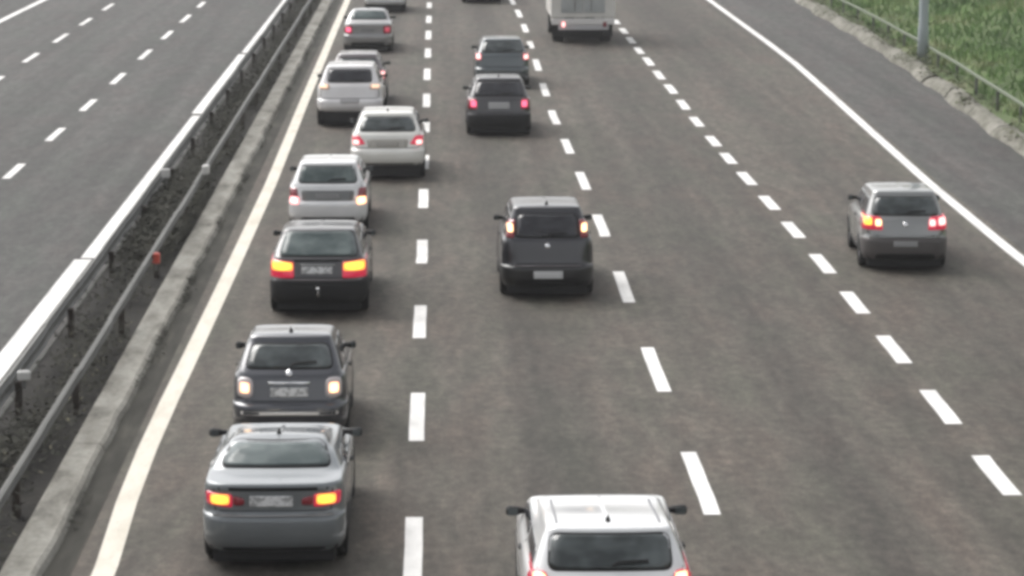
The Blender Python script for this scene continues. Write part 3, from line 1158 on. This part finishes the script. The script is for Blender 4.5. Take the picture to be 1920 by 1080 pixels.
GREY_REC = mat('recess_grey', (0.16, 0.165, 0.165), 0.5, coat=0.4)
CREAM_REC = mat('recess_beige', (0.42, 0.40, 0.36), 0.5, coat=0.4)

# 1 silver coupe at the tail of the queue
build_car(513, 1074, 'notch', 4.45, 1.70, 1.315, 0.92, P_SILV, 'silver two-door coupe with square amber tail lights, last car of the left queue', group=Q,
          glassm=GLASS_L, win=(1.095, 1.265), win_w=(0.655, 0.53), roof_half=0.60, roof_y=1.22, lip=1.03, drop=0.13,
          lamps=[([(0.47, 0.765), (0.77, 0.785), (0.78, 0.935), (0.47, 0.915)], RED_LIT), ([(0.33, 0.79), (0.455, 0.785), (0.455, 0.90), (0.33, 0.865)], RED_LENS)],
          bulbs=[(rect(0.505, 0.80, 0.715, 0.915), B_YEL)], plate=(-0.02, 0.835, 0.50, 0.125), bumper=(0.30, 0.66), lower=0.10,
          chrome=[(-0.70, 0.655, 0.70, 0.672, P_SILV2)], antenna=True, mirror_z=1.0, wheel_r=0.31, mirror_out=0.11,
          recess=(-0.62, 0.955, 0.62, 0.995, GAP))
# 2 small bronze hatchback
build_car(543, 841, 'hatch', 3.55, 1.62, 1.49, 1.0, P_BRONZE, 'small dark grey hatchback with pale squarish lamps and chrome bumper strip, ahead of silver coupe', group=Q,
          glassm=GLASS, win=(1.09, 1.36), win_w=(0.60, 0.52), roof_half=0.58, win_rake=0.55,
          lamps=[(rect(0.50, 0.69, 0.72, 0.97), CLEAR_LENS, 0.09)], bulbs=[(rect(0.55, 0.76, 0.67, 0.90), B_WARM)],
          plate=(0.0, 0.775, 0.52, 0.12), bumper=(0.30, 0.60), chrome=[(-0.66, 0.47, 0.66, 0.515, mat('satin_chrome', (0.9, 0.87, 0.83), 0.5, 0.35, 0.5)), (-0.29, 0.885, 0.29, 0.915, CHROME)],
          badge=(1.03, 0.045), mirror_z=1.06, wheel_r=0.29, mirror_out=0.06)
# 3 dark saloon-backed car with broad amber lights
build_car(597, 595, 'hatch', 4.5, 1.73, 1.445, 0.99, P_DARK, 'dark grey car with wide amber tail lights, between a white hatchback and a small one', group=Q,
          glassm=GLASS_L, win=(1.045, 1.395), win_w=(0.685, 0.585), roof_half=0.635, win_rake=0.66, drop=0.12,
          lamps=[([(0.42, 0.68), (0.83, 0.68), (0.83, 0.985), (0.42, 0.95)], RED_LIT)], bulbs=[([(0.44, 0.80), (0.79, 0.80), (0.79, 0.965), (0.44, 0.93)], B_YEL)],
          plate=(-0.02, 0.81, 0.53, 0.12), bumper=(0.34, 0.63), bump_m=TRIM, chrome=[(-0.74, 0.63, 0.74, 0.655, P_MAUVE), (-0.30, 0.885, 0.30, 0.91, P_GREYS)],
          tow=True, mirror_z=1.02, antenna=False, recess=(-0.40, 0.955, 0.40, 0.985, GAP), wiper=False, wheel_r=0.31)
# 4 white hatchback with upright back
build_car(615, 438, 'hatch', 4.0, 1.66, 1.44, 0.98, P_WHITE2, 'white hatchback with a grey band round its plate, ahead of the wide amber lights', group=Q,
          glassm=GLASS_L, win=(1.035, 1.335), win_w=(0.60, 0.54), roof_half=0.60, win_rake=0.38,
          lamps=[([(0.58, 0.57), (0.79, 0.57), (0.79, 0.93), (0.64, 0.93)], RED_LENS)], bulbs=[(rect(0.60, 0.60, 0.77, 0.75), (B_WARM, B_PINK))],
          plate=(0.0, 0.76, 0.52, 0.11), plate_m=mat('dull_plate', (0.22, 0.22, 0.22), 0.5), recess=(-0.52, 0.67, 0.52, 0.88, GREY_REC), bumper=(0.32, 0.64), lower=0.14,
          mirror_z=1.03, antenna=False, ledge=0.07)
# 5 cream white car near the dashed line
build_car(727, 339, 'hatch', 4.2, 1.78, 1.565, 1.06, P_CREAM, 'cream white car drifting over beside the dashed line, wider lamps with red tops', group=Q,
          glassm=GLASS, win=(1.155, 1.445), win_w=(0.66, 0.58), roof_half=0.62, win_rake=0.5,
          lamps=[([(0.52, 0.86), (0.80, 0.82), (0.84, 1.04), (0.66, 1.05)], RED_LIT)], bulbs=[(rect(0.66, 0.845, 0.80, 0.95), B_PINK)],
          plate=(0.0, 0.86, 0.52, 0.11), plate_m=mat('beige_plate', (0.36, 0.34, 0.31), 0.5), recess=(-0.46, 0.77, 0.46, 0.97, CREAM_REC), bumper=(0.42, 0.72), lower=0.08,
          mirror_z=1.12, wheel_r=0.33, clear=0.33)
# 6 white tall hatchback
build_car(656, 239, 'hatch', 4.3, 1.84, 1.66, 1.12, P_PINK, 'tall white car with small dark rear window and pale orange lamps beside left edge line', group=Q,
          glassm=GLASS_D, win=(1.225, 1.535), win_w=(0.60, 0.57), roof_half=0.66, win_rake=0.42,
          lamps=[(rect(0.55, 1.03, 0.83, 1.17), mat('pale_orange_lens', (0.6, 0.4, 0.3), 0.3, coat=0.5), 0.05)], bulbs=[(rect(0.60, 1.06, 0.80, 1.15), mat('bulb_peach', (0.8, 0.6, 0.45), 0.4, emit=(1, 0.66, 0.45), estr=0.6))],
          plate=(0.0, 0.72, 0.52, 0.11), plate_m=mat('pale_plate', (0.42, 0.41, 0.41), 0.5), bumper=(0.45, 0.74), lower=0.05, mirror_z=1.15, wheel_r=0.34, clear=0.40, antenna=False)
# 7 pinkish car hidden ahead of it
build_car(670, 203, 'hatch', 4.1, 1.72, 1.55, 1.02, P_MAUVE, 'mauve grey car mostly hidden by the tall white car, roof and one lamp showing', group=Q,
          glassm=GLASS, win=(1.1, 1.40), win_w=(0.62, 0.52), roof_half=0.58, win_rake=0.45,
          lamps=[(rect(0.62, 0.80, 0.80, 1.10), RED_LENS)], bulbs=[(rect(0.64, 0.86, 0.78, 1.04), B_PINK)], antenna=False)
# 8 silver saloon
build_car(690, 98.5, 'notch', 4.4, 1.76, 1.46, 0.97, P_SILV2, 'silver saloon with small red tail lights, ahead of all three white queue cars behind it', group=Q,
          glassm=GLASS_L, win=(1.12, 1.38), win_w=(0.66, 0.56), roof_half=0.60, roof_y=1.35, lip=1.02,
          lamps=[(rect(0.55, 0.66, 0.82, 0.94), RED_LENS)], bulbs=[(rect(0.60, 0.72, 0.76, 0.88), (mat('bulb_dim_red', (0.5, 0.1, 0.12), 0.4, emit=(1, 0.12, 0.2), estr=0.22), B_RED))],
          plate=(0, 0.80, 0.52, 0.11), plate_m=mat('dull_plate', G(0.22)), bumper=(0.32, 0.62), lower=0.16)
# 9 white car leaving the top of the frame
build_car(722, 24, 'hatch', 4.0, 1.74, 1.5, 1.0, P_WHITE2, 'white car cut off by the top edge of the picture, first of the left queue', group=Q,
          lamps=[(rect(0.62, 0.68, 0.80, 0.98), RED_LENS)], bulbs=[], bumper=(0.34, 0.62), clear=0.30, lower=0.06)
# 10 white hatchback in the near foreground
build_car(1146, 1268, 'hatch', 4.25, 1.78, 1.462, 1.0, P_WHITE, 'white hatchback cut off by the bottom edge, black mirrors out on both sides', group=MID,
          glassm=GLASS, win=(1.075, 1.375), win_w=(0.63, 0.60), roof_half=0.665, win_rake=0.40,
          lamps=[([(0.60, 0.84), (0.84, 0.82), (0.84, 1.06), (0.66, 1.05)], RED_LIT)], bulbs=[(rect(0.66, 0.94, 0.78, 1.03), B_WARM)],
          rails=True, bumper=(0.34, 0.66), mirror_z=1.04, badge=(0.93, 0.04), mirror_out=0.12, drop=0.15, wheel_r=0.31)
# 11 dark tall hatchback alone
build_car(1027, 563, 'hatch', 3.95, 1.70, 1.64, 1.08, P_PLUM, 'dark plum tall hatchback with lamps high beside the rear window, alone mid lane', group=MID,
          glassm=GLASS_D, win=(1.12, 1.49), win_w=(0.575, 0.515), roof_half=0.62, win_rake=0.40,
          lamps=[([(0.60, 1.10), (0.745, 1.10), (0.69, 1.40), (0.57, 1.40)], RED_LENS)], bulbs=[(rect(0.61, 1.19, 0.70, 1.335), B_WARM)],
          plate=(0.01, 0.46, 0.52, 0.13), plate_m=mat('bright_plate', G(0.62), 0.45), bumper=(0.30, 0.60), bump_m=P_BLACK, lower=0.2, badge=(0.96, 0.05), chrome=[(-0.60, 0.60, 0.60, 0.622, P_MAUVE)], mirror_z=1.14)
# 12 dark hatchback, 13 teal one ahead
build_car(936, 256.5, 'hatch', 4.0, 1.74, 1.53, 1.0, P_DARK, 'dark grey hatchback with red lamps and a pale plate, tailing a teal grey car', group=MID,
          glassm=GLASS_D, win=(1.08, 1.40), win_w=(0.66, 0.56), roof_half=0.615, win_rake=0.48,
          lamps=[([(0.58, 0.72), (0.82, 0.72), (0.82, 1.0), (0.60, 1.0)], RED_LENS)], bulbs=[(rect(0.60, 0.78, 0.74, 0.95), B_RED)],
          plate=(0.0, 0.82, 0.56, 0.17), plate_m=mat('bright_plate2', G(0.40), 0.5), bumper=(0.32, 0.58), bump_m=TRIM)
build_car(942, 165, 'hatch', 4.1, 1.72, 1.50, 0.99, P_TEAL, 'teal grey car with pink tail lights, directly ahead of the dark grey hatchback', group=MID,
          glassm=GLASS, win=(1.10, 1.38), win_w=(0.64, 0.56), roof_half=0.61, win_rake=0.48,
          lamps=[(rect(0.64, 0.84, 0.83, 1.08), RED_LENS)], bulbs=[(rect(0.665, 0.88, 0.80, 1.02), B_PINK)], plate=None, bumper=(0.32, 0.60), antenna=False)
# 14 dark car at the very top
build_car(903, 6.5, 'hatch', 4.1, 1.74, 1.5, 1.0, P_BLACK, 'dark car at the top edge of the picture with only its lower bumper showing', group=MID,
          lamps=[(rect(0.62, 0.68, 0.80, 0.98), RED_LENS)], bulbs=[], plate=None)
# 15 silver hatchback on the merge lane
build_car(1697, 511, 'hatch', 3.9, 1.66, 1.51, 0.99, P_GREYS, 'grey silver hatchback with twin round lit lamps, alone by the right edge line', rz=-3.5,
          glassm=GLASS, win=(1.075, 1.375), win_w=(0.62, 0.55), roof_half=0.60, win_rake=0.40,
          lamps=[([(0.42, 0.80), (0.80, 0.80), (0.80, 1.07), (0.46, 1.03)], RED_LIT)], bulbs=[(rect(0.62, 0.88, 0.76, 1.02), (B_PINK, B_YEL)), (rect(0.45, 0.87, 0.57, 0.99), (B_PINK, B_WARM))],
          plate=(0.0, 0.545, 0.46, 0.10), plate_m=mat('grey_plate', G(0.30), 0.5), bumper=(0.30, 0.64), bump_m=mat('grey_bumper', (0.085, 0.077, 0.075), 0.5, spec=0.4), lower=0.16, chrome=[(-0.68, 0.655, 0.68, 0.70, P_GREYS)], badge=(0.90, 0.05), mirror_z=1.10, antenna=False)


# 16 white box truck
def build_truck(px, row):
    p = ground_at(px, row)
    root = empty('box_truck', (p.x, p.y + 3.3, 0))
    tag(root, 'white box truck with dull grey rear doors, cut off by the top edge', 'truck')
    TW = paint('truck_white', (0.68, 0.66, 0.62), 0.0, 0.5, 0.3)
    y0 = -3.3
    m = MB()
    m.box((-1.18, y0 + 0.06, 0.95), (1.18, y0 + 4.6, 3.05), 0.03)
    m.build('cargo_box', TW, root)
    m = MB()
    for sx in (-1, 1):
        m.box((min(0.012 * sx, 0.80 * sx), y0 + 0.03, 1.13), (max(0.012 * sx, 0.80 * sx), y0 + 0.058, 2.92), 0.01)
    d = m.build('rear_door', noise_mat('door_grey', [((1.5, 1, 2), 3, [(0.3, (0.30, 0.315, 0.315)), (0.7, (0.43, 0.445, 0.44))], 1, 'MIX')], rough=0.5), root)
    m = MB()
    for x in (-0.30, 0.30):
        m.tube([(x, y0 + 0.015, 1.2), (x, y0 + 0.015, 2.85)], 0.016, 8)
    m.build('lock_bar', CHROME, d, True)
    m = MB()
    m.box((-1.16, y0, 0.70), (1.16, y0 + 0.10, 0.92), 0.02)
    m.build('tail_bar', mat('truck_bar', (0.72, 0.70, 0.68), 0.5), root)
    m = MB()
    m.box((-0.9, y0 + 0.03, 0.50), (0.95, y0 + 0.12, 0.70), 0.015)
    m.build('under_run_bar', mat('truck_under_bar', (0.50, 0.49, 0.50), 0.5), root)
    for x, mm in ((-0.72, B_PINK), (0.80, RED_LENS)):
        m = MB()
        m.box((x - 0.06, y0 - 0.03, 0.62), (x + 0.06, y0 - 0.002, 0.80), 0.01)
        m.build('tail_light', mm, root)
    m = MB()
    m.box((-0.45, y0 + 0.3, 0.42), (-0.30, y0 + 6.2, 0.92), 0.01)
    m.box((0.30, y0 + 0.3, 0.42), (0.45, y0 + 6.2, 0.92), 0.01)
    m.box((-0.72, y0 + 0.5, 0.16), (0.72, y0 + 4.5, 0.56), 0.03)
    m.build('chassis', TRIM, root)
    for sx in (-1, 1):
        for wy, wd in ((y0 + 1.15, 0.42), (y0 + 5.2, 0.22)):
            m = MB()
            m.lathe_x([(-wd * sx, 0.2), (-wd * sx, 0.36), (-(wd - 0.04) * sx, 0.39), (-0.04 * sx, 0.39), (0, 0.35), (-0.01 * sx, 0.24)], sx * 1.08, wy, 0.39)
            t = m.build('tyre', TYRE, root, True)
            m = MB()
            m.lathe_x([(-0.012 * sx, 0.24), (-0.06 * sx, 0.18), (-0.04 * sx, 0.001)], sx * 1.08, wy, 0.39)
            m.build('rim', RIM, t, True)
        m = MB()
        m.box((min(sx * 0.70, sx * 1.12), y0 + 0.62, 0.22), (max(sx * 0.70, sx * 1.12), y0 + 0.65, 0.70))
        m.build('mud_flap', TRIM, root)
    keys = [(4.68, 0.45, 6.55, 0.45, 0.98, 0.1, 0.0), (4.65, 0.6, 6.6, 0.6, 1.0, 0.12, 0.03), (4.65, 1.3, 6.55, 1.25, 1.0, 0.12, 0.03),
            (4.65, 1.9, 6.1, 1.8, 0.95, 0.12, 0.03), (4.65, 2.3, 5.8, 2.25, 0.9, 0.12, 0.03), (4.75, 2.36, 5.6, 2.36, 0.7, 0.1, 0.0)]
    v, f, n = shell(chaikin(keys, 1), 13.0)
    cab = link_mesh('cab', [(a, b + y0, c) for a, b, c in v], f, TW, root, True)
    m = MB()
    m.box((-0.8, y0 + 6.58, 0.5), (0.8, y0 + 6.68, 0.75), 0.02)
    m.build('front_bumper', TRIM, root)


build_truck(1093, 82)


# ------------------------------------------------------------------ thin damp air
hz = MB()
hz.box((-80, -15, -1.0), (110, 450, 13.0))
HZ = bpy.data.materials.new('haze_air')
HZ.use_nodes = True
n = HZ.node_tree
n.nodes.remove(n.nodes['Principled BSDF'])
pv = n.nodes.new('ShaderNodeVolumePrincipled')
pv.inputs['Color'].default_value = (0.95, 0.95, 0.96, 1)
pv.inputs['Density'].default_value = 0.00045
n.links.new(pv.outputs[0], n.nodes['Material Output'].inputs['Volume'])
o = hz.build('haze', HZ)
o['kind'] = 'stuff'
